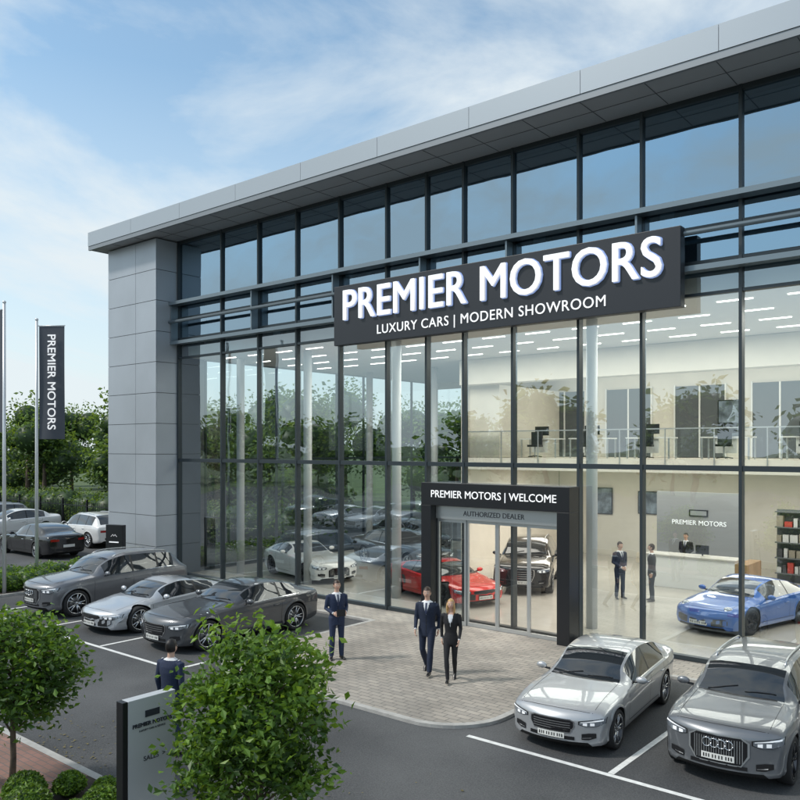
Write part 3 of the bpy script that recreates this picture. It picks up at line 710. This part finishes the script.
m.box(X0+.26,X1-.01,.25,YB-.31,8.32,8.75,CEIL)
m.box(-18.3,X1-.01,8.0,YB-.31,4.05,4.50,CREAM)
m.box(-18.3,X1-.01,7.6,8.2,7.35,8.31,CREAM)
m.obj('floors_and_ceilings',BLD)
m=MB(); m.box(-18.3,X1-.02,13.2,13.3,4.51,8.3,CREAM)
for i,x in enumerate(np.arange(-17.6,5,2.9)): m.box(x,x+1.9,13.12,13.19,4.52,7.3,DARKW); m.box(x+.92,x+.98,13.09,13.115,4.52,7.3,WHITE); m.box(x-.05,x,13.08,13.19,4.52,7.35,WHITE); m.box(x+1.9,x+1.95,13.08,13.19,4.52,7.35,WHITE)
m.box(-18.3,-16.9,8.3,13.1,4.51,7.34,CREAM); m.box(-18.5,-18.31,8.0,YB-.32,FZ,8.3,CREAM)
m.box(X0+.3,X1-.1,9,9.1,8.76,12.7,mat('upper_partition',(.30,.34,.37),.8)); m.box(X0+.3,X1-.1,.3,9,12.5,12.6,mat('upper_ceiling',(.40,.43,.45),.8))
for x in np.arange(-24,5,3.9): m.box(x,x+.4,3,3.4,8.76,12.5,mat('upper_column',(.45,.48,.5),.7))
m.obj('interior_partitions',BLD)
m=MB()
for a in np.arange(-18.2,5.9,1.6): m.quad((a+.02,7.98,4.6),(a+1.58,7.98,4.6),(a+1.58,7.98,5.5),(a+.02,7.98,5.5),GLASSC); m.box(a-.015,a+.015,7.95,7.99,4.3,5.5,ALU)
m.box(-18.3,X1-.02,7.94,8.0,5.5,5.54,ALU); m.obj('balustrade',BLD)
m=MB()
for a in np.arange(1.25,YB-.1,1.85): m.box(px1-.12,px1-.02,a,a+.07,FZ,8.31,FRAME)
m.box(px1-.12,px1-.02,1.25,YB,4.36,4.46,FRAME); m.box(px1-.12,px1-.02,1.25,YB,0,.2,FRAME)
m.quad((px1-.07,1.22,FZ),(px1-.07,YB,FZ),(px1-.07,YB,8.3),(px1-.07,1.22,8.3),GLASSC)
for a in np.arange(px1+.1,-18.6,1.9): m.box(a,a+.07,YB-.2,YB-.05,FZ,7.99,FRAME)
m.box(px1+.0,-18.4,YB-.2,YB-.05,4.35,4.45,FRAME)
m.quad((px1+.0,YB-.12,FZ),(-18.4,YB-.12,FZ),(-18.4,YB-.12,7.99),(px1+.0,YB-.12,7.99),GLASSC); m.obj('side_and_rear_glazing',BLD)
m=MB(); COLM=mat('column_paint',(.55,.57,.58),.4)
for x,y in((-24.3,1.6),(-20.6,1.6),(-16.5,1.6),(-9.7,1.6),(-3,1.6),(3,1.6),(-24.3,9),(-20.6,9)): m.tube([(x,y,FZ),(x,y,8.3)],[.15,.15],COLM,20)
m.obj('columns',BLD)
CL=mat('ceiling_light',(1,1,1),.5,emit=(1,.95,.87),es=6)
m=MB()
for x in np.arange(-24.5,5,1.55):
    for y in(1.2,2.9,4.6,6.3): m.box(x-.4,x+.4,y-.03,y+.03,8.30,8.316,CL)
for x in np.arange(-17.5,5,1.7):
    for y in(9.2,11.0,12.4): m.box(x-.06,x+.06,y-.06,y+.06,4.03,4.046,CL)
for y in(10.,12.): 
    for x in np.arange(-16,5,2.2): m.box(x-.5,x+.5,y-.04,y+.04,8.29,8.316,CL)
m.obj('ceiling_lights',BLD)
def area(name,loc,sx,sy,e):
    l=bpy.data.lights.new(name,'AREA'); l.shape='RECTANGLE'; l.size=sx; l.size_y=sy; l.energy=e; l.color=(1,.94,.85)
    o=bpy.data.objects.new(name,l); COL.objects.link(o); o.location=loc; o.parent=BLD
area('lamp_hall_b',(-13,4.2,8.25),14,4,900); area('lamp_hall_c',(-1,4.2,8.25),8,4,650)
area('lamp_under_mezzanine',(-7,11.2,4.0),20,3,900); area('lamp_mezzanine',(-6,10.5,8.2),20,3,450)
PT=MB(); a0,a1=-13.75,-9.2
PT.box(a0,a1,-.62,-.12,3.30,3.92,BLK); PT.box(a0,a0+.34,-.62,-.12,.06,3.299,BLK); PT.box(a1-.34,a1,-.62,-.12,.06,3.299,BLK)
PT.obj('entrance_portal',BLD,bevel=.008)
D=MB(); d0,d1=a0+.35,a1-.35
D.box(d0,d1,-.40,-.22,2.93,3.28,ALU)
xs=np.linspace(d0,d1,5)
for i in range(4):
    x0,x1=xs[i],xs[i+1]; yy=-.30 if i in(0,3) else -.26
    D.box(x0+.002,x0+.055,yy-.03,yy+.03,.065,2.925,ALU); D.box(x1-.055,x1-.002,yy-.03,yy+.03,.065,2.925,ALU)
    D.box(x0+.056,x1-.056,yy-.03,yy+.03,.065,.16,ALU); D.box(x0+.056,x1-.056,yy-.03,yy+.03,2.84,2.925,ALU)
    D.quad((x0+.05,yy,.15),(x1-.05,yy,.15),(x1-.05,yy,2.85),(x0+.05,yy,2.85),GLASSC)
D.obj('sliding_doors',BLD)
TW=mat('letter_white',(.85,.86,.88),.4,emit=(1,1,1),es=.45)
SGN=mat('sign_board',(.018,.021,.028),.45)
text('welcome_lettering','PREMIER MOTORS | WELCOME',3.85,TY((a0+a1)/2,-.628,3.61),TW,.006,BLD)
text('dealer_lettering','AUTHORIZED DEALER',1.9,TY((a0+a1)/2-.05,-.405,3.10),mat('letter_dark',(.05,.05,.06),.5),.004,BLD)
SG=empty('illuminated_fascia_sign',(-11.79,-.65,8.86))
m=MB(); m.box(-5.31,5.31,-.0,.26,-.88,.90,SGN); 
for x in(-4.6,-1.6,1.6,4.6): m.box(x-.05,x+.05,.262,.62,.25,.35,FRAME); m.box(x-.05,x+.05,.262,.62,-.5,-.4,FRAME)
m.obj('board',SG,bevel=.01)
text('main_lettering','PREMIER MOTORS',9.75,TY(0,-.05,.24)@Matrix.Scale(1.08,4,(0,1,0)),TW,.03,SG,.012,1.04)
text('sub_lettering','LUXURY CARS | MODERN SHOWROOM',7.1,TY(0,-.012,-.56),TW,.008,SG,0,1.08)
HALO=mat('letter_halo',(.15,.2,.4),.4,emit=(.40,.58,1),es=.35)
text('letter_edge','PREMIER MOTORS',9.75,TY(0.015,-.010,.235)@Matrix.Scale(1.08,4,(0,1,0)),HALO,.004,SG,.032,1.04)
# ================================================================== interior furniture
m=MB(); m.box(-1.7,1.3,-.35,.35,0,1.08,WHITE); m.box(-1.76,1.36,-.42,.40,1.083,1.13,mat('worktop',(.6,.58,.54),.3)); m.box(1.302,1.7,-.35,1.2,0,1.0,mat('oak',(.30,.19,.10),.5,noise=4)); m.box(-.1,.35,.0,.03,1.2,1.5,BLK); m.box(.1,.15,.03,.05,1.132,1.3,BLK)
m.obj('reception_desk',None,(-9.6,9.4,FZ),0,.015)
m=MB(); m.box(-1.6,1.6,0,.12,0,3.15,mat('feature_wall_grey',(.25,.26,.27),.6)); o=m.obj('feature_wall',None,(-10.5,12.0,FZ))
text('wall_lettering','PREMIER MOTORS',2.0,Matrix.Translation((0,-.012,2.0))@FY,TW,.008,o); m=MB(); m.box(-.35,.35,-.03,-.001,2.25,2.5,BLK); m.box(-.30,.30,-.036,-.031,2.29,2.46,ALU); m.obj('wall_badge',o)
def poster(x,y,z,w,h):
    m=MB(); m.box(-w/2,w/2,0,.04,-h/2,h/2,BLK); m.box(-w/2+.04,w/2-.04,-.006,-.002,-h/2+.04,h/2-.04,mat('poster_print',(.16,.2,.24),.3,noise=2.5,var=.9)); m.obj('wall_poster',None,(x,y,z))
poster(-13.6,15.6,2.5,1.6,1.0); poster(-16.2,15.6,2.5,1.2,1.2); poster(-7.2,15.6,2.3,1.,1.5); poster(-9.7,13.07,6.0,.9,1.4); poster(-3.5,13.07,6.0,.9,1.4)
m=MB(); m.box(0,2.6,.3,.36,0,2.6,DARKW)
for zz in(.3,.85,1.4,1.95,2.5): m.box(0,2.6,0,.299,zz,zz+.04,DARKW)
cols=[mat('goods_a',(.5,.5,.5),.5),mat('goods_b',(.4,.05,.04),.5),mat('goods_c',(.05,.05,.06),.5),mat('goods_d',(.25,.22,.18),.5)]
for zz in(.3,.85,1.4,1.95):
    x=.05
    while x<2.35: w=random.uniform(.1,.26); m.box(x,x+w,.05,.25,zz+.041,zz+.04+random.uniform(.15,.4),random.choice(cols)); x+=w+.05
m.obj('display_shelving',None,(-8.0,12.6,FZ))
def desk(x,y,z):
    m=MB(); m.box(-.8,.8,-.38,.38,.71,.75,WHITE)
    for sx in(-.75,.75):
        for sy in(-.33,.33): m.box(sx-.025,sx+.025,sy-.025,sy+.025,0,.709,ALU)
    m.box(-.3,.3,-.05,-.02,.87,1.22,BLK); m.box(-.03,.03,-.04,-.01,.751,.869,BLK); m.box(-.35,.35,-.22,-.20,.2,.70,WHITE)
    m.obj('office_desk',None,(x,y,z))
    c=MB(); c.box(-.24,.24,-.24,.24,.42,.5,BLK); c.box(-.22,.22,.2,.26,.5,1.0,BLK); c.tube([(0,0,.06),(0,0,.42)],[.03,.03],ALU,8)
    for k in range(5): t=k*1.2566; c.tube([(0,0,.08),(.28*math.cos(t),.28*math.sin(t),.04)],[.02,.02],BLK,6)
    c.obj('office_chair',None,(x+.1,y-.75,z),.2,.02); 
for x in(-15.8,-13.6,-11.2,-8.6,-6.2,-3.6,-1.0): desk(x,9.6+.4*math.sin(x*3),4.505)
# ================================================================== street furniture
POLE=mat('pole_white',(.75,.76,.77),.35,.3); BAN=mat('banner_fabric',(.085,.095,.115),.8)
def flag(x,y,h,s=1,rot=35):
    E=empty('flagpole_banner',(x,y,0),math.radians(rot)); m=MB(); m.tube([(0,0,0),(0,0,h)],[.065,.045],POLE,14); m.tube([(0,0,0),(0,0,.06)],[.14,.14],ALU,14); m.ell((0,0,h+.05),(.06,.06,.06),POLE); m.tube([(0,0,h-.18),(s*1.06,0,h-.18)],[.018,.018],POLE,8); m.obj('pole',E)
    vs=[];nx,nz=8,24
    for i in range(nx+1):
        for j in range(nz+1):
            u=i/nx;v=j/nz; vs.append((s*(.09+.95*u),.035*math.sin(u*5+v*3)*v,h-.2-4.05*v))
    fs=[(i*(nz+1)+j,i*(nz+1)+j+1,(i+1)*(nz+1)+j+1,(i+1)*(nz+1)+j) for i in range(nx) for j in range(nz)]
    m=MB(); m.add(vs,fs,BAN,True); m.obj('banner',E)
    M=Matrix(((0,1,0,s*.57),(0,0,-1,-.055),(-1,0,0,h-2.2),(0,0,0,1)))
    text('banner_lettering','PREMIER MOTORS',3.4,M,TW,.003,E,.004)
flag(-28.45,-4.3,9.45); flag(-26.98,-6.1,9.65,-1,10)
m=MB(); m.box(-.38,.38,-.1,.1,0,2.05,BLK); m.tube([(-.14,-.103,1.62),(-.05,-.103,1.70),(.0,-.103,1.64),(.05,-.103,1.70),(.14,-.103,1.62)],[.008]*5,TW,6); m.box(-.22,.22,-.106,-.101,1.40,1.44,TW); m.obj('totem_sign',None,(-26.9,-2.1,.0),.3,.01)
E=empty('totem_sign',(-8.56,-12.55,.10)); m=MB(); m.box(-.14,.0,-.37,-.30,0,1.74,BLK); m.box(-.14,-.0,-.298,.36,0,1.74,mat('totem_panel',(.50,.52,.54),.4)); m.obj('panel',E,bevel=.006)
FX=Matrix.Rotation(math.radians(90),4,'Z')@FY
LDK=mat('letter_charcoal',(.03,.035,.05),.5)
text('totem_lettering','PREMIER MOTORS',.54,Matrix.Translation((.005,.03,1.42))@FX,LDK,.003,E,.0015); text('totem_small','LUXURY CARS & SERVICE',.36,Matrix.Translation((.004,.03,1.35))@FX,LDK,.002,E)
m=MB(); m.box(.001,.006,-.07,.13,1.50,1.58,LDK); m.obj('badge',E); text('totem_arrow','SALES  >',.3,Matrix.Translation((.004,.06,1.0))@FX,LDK,.002,E)
m=MB(); 
for x in np.arange(-80,-30,.14): m.box(x-.01,x+.01,5.99,6.01,.1,1.75,BLK)
for x in np.arange(-80,-30,2.8): m.box(x-.04,x+.04,5.95,6.05,0,1.9,BLK)
m.box(-80,-30,5.97,6.03,1.5,1.54,BLK); m.box(-80,-30,5.97,6.03,.2,.24,BLK); m.obj('railing_fence')
def bush(name,loc,r,n,ls,seed,mats=LF):
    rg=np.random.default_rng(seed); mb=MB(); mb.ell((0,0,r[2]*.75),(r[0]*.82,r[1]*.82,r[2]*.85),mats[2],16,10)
    d=rg.normal(size=(n,3)); d/=np.linalg.norm(d,axis=1)[:,None]; d[:,2]=np.abs(d[:,2])*1.2-.25
    C=d*np.array(r)*rg.uniform(.8,1.04,n)[:,None]; C[:,2]+=r[2]*.75; C[:,2]=np.maximum(C[:,2],.02)
    add_leaves(mb,C,ls,mats,rg.choice(3,size=n,p=(.4,.4,.2))); mb.obj(name,None,loc)
for i,(x,y,r) in enumerate(((-10.75,-13.05,.28),(-10.15,-13.3,.32),(-11.0,-14.0,.35),(-9.6,-12.6,.26),(-11.9,-13.4,.34),(-10.5,-12.55,.22),(-9.3,-13.1,.3),(-10.0,-12.3,.2))): bush('round_shrub',(x,y,.1),(r,r,r*.85),1500,.055,3+i)
def hedge(name,pts,r0,r1,ls,z0,mats,seed,n=260):
    rg=np.random.default_rng(seed); mb=MB(); C=[];MI=[]
    for x,y in pts:
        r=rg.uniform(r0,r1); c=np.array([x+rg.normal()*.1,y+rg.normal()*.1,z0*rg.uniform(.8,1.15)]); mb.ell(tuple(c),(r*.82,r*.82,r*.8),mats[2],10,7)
        d=rg.normal(size=(n,3)); d/=np.linalg.norm(d,axis=1)[:,None]; C.append(c+d*r*rg.uniform(.8,1.08,n)[:,None]); MI+=list(rg.choice(3,size=n,p=(.5,.35,.15)))
    C=np.concatenate(C); C[:,2]=np.maximum(C[:,2],.03); add_leaves(mb,C,ls,mats,MI); mb.obj(name)
hedge('low_hedge',[(x,y) for y in np.arange(-9.5,-1.5,.55) for x in(-28.9,-28.2,-27.4)],.33,.5,.10,.28,LF,11)
hedge('boundary_hedge',[(x,8.3+.4*math.sin(x)) for x in np.arange(-82,-29,1.1)],.9,1.35,.2,1.0,LD,12,330)
slab('hedge_bed',[(-29.6,-10.2),(-26.8,-10.2),(-26.8,-1.6),(-29.6,-1.6)],.08,MATS['soil'])
tree('young_tree',(-11.45,-12.9,.1),.75,(0.05,0,1.70),(.86,.86,.82),135,44,.10,.14,21)
tree('young_tree',(-7.28,-11.92,.1),.6,(0.0,0,1.62),(.84,.84,1.10),190,48,.10,.14,22)
def tree_mass(name,items,nl,ls,seed=5):
    mb=MB(); C=[];MI=[]; rg=np.random.default_rng(seed)
    for (x,y,h,r) in items:
        mb.tube([(x,y,0),(x,y,h*.5)],[.22,.12],BARK,7)
        k=rg.integers(5,8)
        for i in range(k):
            a=rg.uniform(0,6.28); rr=r*rg.uniform(.42,.66); c=np.array([x+math.cos(a)*r*.5,y+math.sin(a)*r*.5,h*rg.uniform(.25,.80)]); 
            if i==0: c=np.array([x,y,h-rr*.9])
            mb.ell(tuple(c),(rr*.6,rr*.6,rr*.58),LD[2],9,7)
            n=nl//k; d=rg.normal(size=(n,3)); d/=np.linalg.norm(d,axis=1)[:,None]; th=np.arctan2(d[:,1],d[:,0])
            lump=1+.16*np.sin(4*th+a)+.14*np.sin(7*d[:,2]+a)
            C.append(c+d*rr*(rg.uniform(.6,1.1,n)*lump)[:,None])
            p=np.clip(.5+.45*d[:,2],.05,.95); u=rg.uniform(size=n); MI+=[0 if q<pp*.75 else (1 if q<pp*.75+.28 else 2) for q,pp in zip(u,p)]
    C=np.concatenate(C); C[:,2]=np.maximum(C[:,2],.1); add_leaves(mb,C,ls,LD,MI); mb.obj(name)
it=[(-80+3.4*i+rg.normal()*.8,13+rg.normal()*2,rg.uniform(6.0,9.6),3.1) for i in range(16)]
it+=[(-100+6*i+rg.normal(),30+rg.normal()*3,rg.uniform(7,10.5),4) for i in range(16)]
tree_mass('distant_trees',it,2300,.32)
it=[(-150+7*i+rg.normal()*2,-60+rg.normal()*4,rg.uniform(8,12.5),4.8) for i in range(27)]+[(-95+rg.normal()*3,-55+7*i,rg.uniform(8,11),4.4) for i in range(9)]
tree_mass('tree_belt',it,800,.7,9)
# ================================================================== vehicles
car('sedan',(-6.52,-4.5),6,P_SIL,'bars',scale=.88)
car('suv',(-3.95,-4.25),4,P_GRY,'frame',rimdark=True,scale=.89)
car('coupe',(-16.75,-4.75),0,P_DGR,'bars')
car('super',(-19.65,-4.95),0,P_LSIL,'low')
car('suv',(-22.85,-4.75),0,P_MGR,'frame')
car('sedan',(-36.3,-.3),-90,P_BLK,'bars'); car('suv',(-38,3.1),-90,P_WHT,'bars')
zf=FZ
car('gt',(-21.9,2.9),75,P_WHT,'fins',True,zf,'display_car'); car('super',(-15.5,2.75),72,P_RED,'low',True,zf,'display_car')
car('suv',(-14.6,6.6),25,P_BLK,'bars',False,zf,'display_car'); car('sedan',(-21.0,7.3),75,P_DGR,'bars',False,zf,'display_car')
car('rear_engine',(-6.7,4.9),-15,P_BLU,'low',True,zf,'display_car'); car('sedan',(-24.0,11.5),70,P_MGR,'bars',False,zf,'display_car')
for i,(k,c) in enumerate((('suv',P_BLK),('sedan',P_SIL),('sedan',P_WHT),('suv',P_GRY))): car(k,(-38.6+2.8*i,-19.6),180,c,'bars')
for i,(k,c) in enumerate((('sedan',P_WHT),('suv',P_SIL),('suv',P_DGR),('sedan',P_SIL))): car(k,(-45.5-3.1*i,2.6),0,c,'bars')
# ================================================================== people
TIE=mat('tie',(.03,.04,.09),.5)
NAVY=mat('navy_suit',(.012,.02,.045),.8,noise=40,var=.2); BLKS=mat('black_suit',(.012,.012,.015),.8); NVY2=mat('navy_suit_b',(.018,.03,.07),.8,noise=40,var=.2)
HB=mat('hair_brown',(.04,.022,.013),.5); HK=mat('hair_black',(.012,.009,.008),.5); HBL=mat('hair_blonde',(.50,.30,.12),.45,noise=25,var=.35)
person('man_walking',(-10.45,-4.6),25,NAVY,NAVY,HB,1.84,pose='walk',z=.063,shirt=SHIRT)
person('woman_walking',(-9.72,-4.75),30,BLKS,BLKS,HBL,1.70,True,pose='walk2',z=.063)
person('man_standing',(-12.75,-5.0),60,NVY2,NVY2,HB,1.80,pose='hold',tie=TIE,z=.063,headturn=0)
person('man_standing',(-10.9,-10.66),195,NVY2,NVY2,HK,1.82,pose='stand',z=.004,vox=.011)
person('man_talking',(-10.9,6.0),60,NAVY,NAVY,HB,1.82,pose='clasp',z=zf,vox=.018)
person('man_talking',(-9.95,6.25),-60,mat('grey_suit',(.06,.065,.075),.8),MATS['grey_suit'],HB,1.80,pose='stand',z=zf,vox=.018)
person('receptionist',(-10.5,10.7),0,BLKS,BLKS,HK,1.75,pose='clasp',z=zf,vox=.018)
# ================================================================== sky & light
el=math.radians(48); az=math.radians(222)
W=bpy.data.worlds.new('World'); S.world=W; W.use_nodes=True; nt=W.node_tree; bg=nt.nodes['Background']; bg.inputs[1].default_value=.15
sk=nt.nodes.new('ShaderNodeTexSky'); sk.sky_type='NISHITA'; sk.sun_disc=False; sk.sun_elevation=el; sk.sun_rotation=az; sk.air_density=1.0; sk.dust_density=1.0; sk.ozone_density=1.5
tc=nt.nodes.new('ShaderNodeTexCoord'); mp=nt.nodes.new('ShaderNodeMapping'); mp.inputs['Scale'].default_value=(1.,1.,2.6); nt.links.new(tc.outputs['Generated'],mp.inputs[0])
n=nt.nodes.new('ShaderNodeTexNoise'); n.inputs['Scale'].default_value=1.9; n.inputs['Detail'].default_value=10; n.inputs['Roughness'].default_value=.58; n.inputs['Distortion'].default_value=.5; nt.links.new(mp.outputs[0],n.inputs[0])
r=nt.nodes.new('ShaderNodeValToRGB'); r.color_ramp.elements[0].position=.38; r.color_ramp.elements[0].color=(.12,)*3+(1,); r.color_ramp.elements[1].position=.60; r.color_ramp.elements[1].color=(.95,)*3+(1,)
nt.links.new(n.outputs['Fac'],r.inputs[0])
sx=nt.nodes.new('ShaderNodeSeparateXYZ'); nt.links.new(tc.outputs['Generated'],sx.inputs[0])
hr=nt.nodes.new('ShaderNodeMapRange'); hr.inputs[1].default_value=.0; hr.inputs[2].default_value=.48; hr.inputs[3].default_value=.95; hr.inputs[4].default_value=.0; nt.links.new(sx.outputs[2],hr.inputs[0])
mxm=nt.nodes.new('ShaderNodeMath'); mxm.operation='MAXIMUM'; nt.links.new(r.outputs[0],mxm.inputs[0]); nt.links.new(hr.outputs[0],mxm.inputs[1])
gn=nt.nodes.new('ShaderNodeMix'); gn.data_type='RGBA'; gn.blend_type='MULTIPLY'; gn.inputs[0].default_value=1; gn.inputs[7].default_value=(1.05,1.30,1.25,1); nt.links.new(sk.outputs[0],gn.inputs[6])
mixc=nt.nodes.new('ShaderNodeMix'); mixc.data_type='RGBA'; mixc.inputs[7].default_value=(5.4,5.9,6.15,1)
nt.links.new(mxm.outputs[0],mixc.inputs[0]); nt.links.new(gn.outputs[2],mixc.inputs[6]); nt.links.new(mixc.outputs[2],bg.inputs[0])
sun=bpy.data.lights.new('sun','SUN'); sun.energy=2.5; sun.angle=math.radians(6); sun.color=(1,.95,.88)
so=bpy.data.objects.new('sun',sun); COL.objects.link(so)
d=Vector((math.sin(az)*math.cos(el),math.cos(az)*math.cos(el),math.sin(el))); so.rotation_euler=d.to_track_quat('Z','Y').to_euler(); so.location=(0,0,30)
# ================================================================== camera
cam=bpy.data.cameras.new('camera'); cam.lens=36; cam.sensor_width=36; cam.shift_y=.061; cam.clip_end=4000
co=bpy.data.objects.new('camera',cam); COL.objects.link(co); co.location=(0,-18.1,4.85); co.rotation_euler=(math.radians(90),0,math.radians(39.7)); S.camera=co
S.view_settings.view_transform='Standard'; S.view_settings.look='None'; S.view_settings.exposure=0
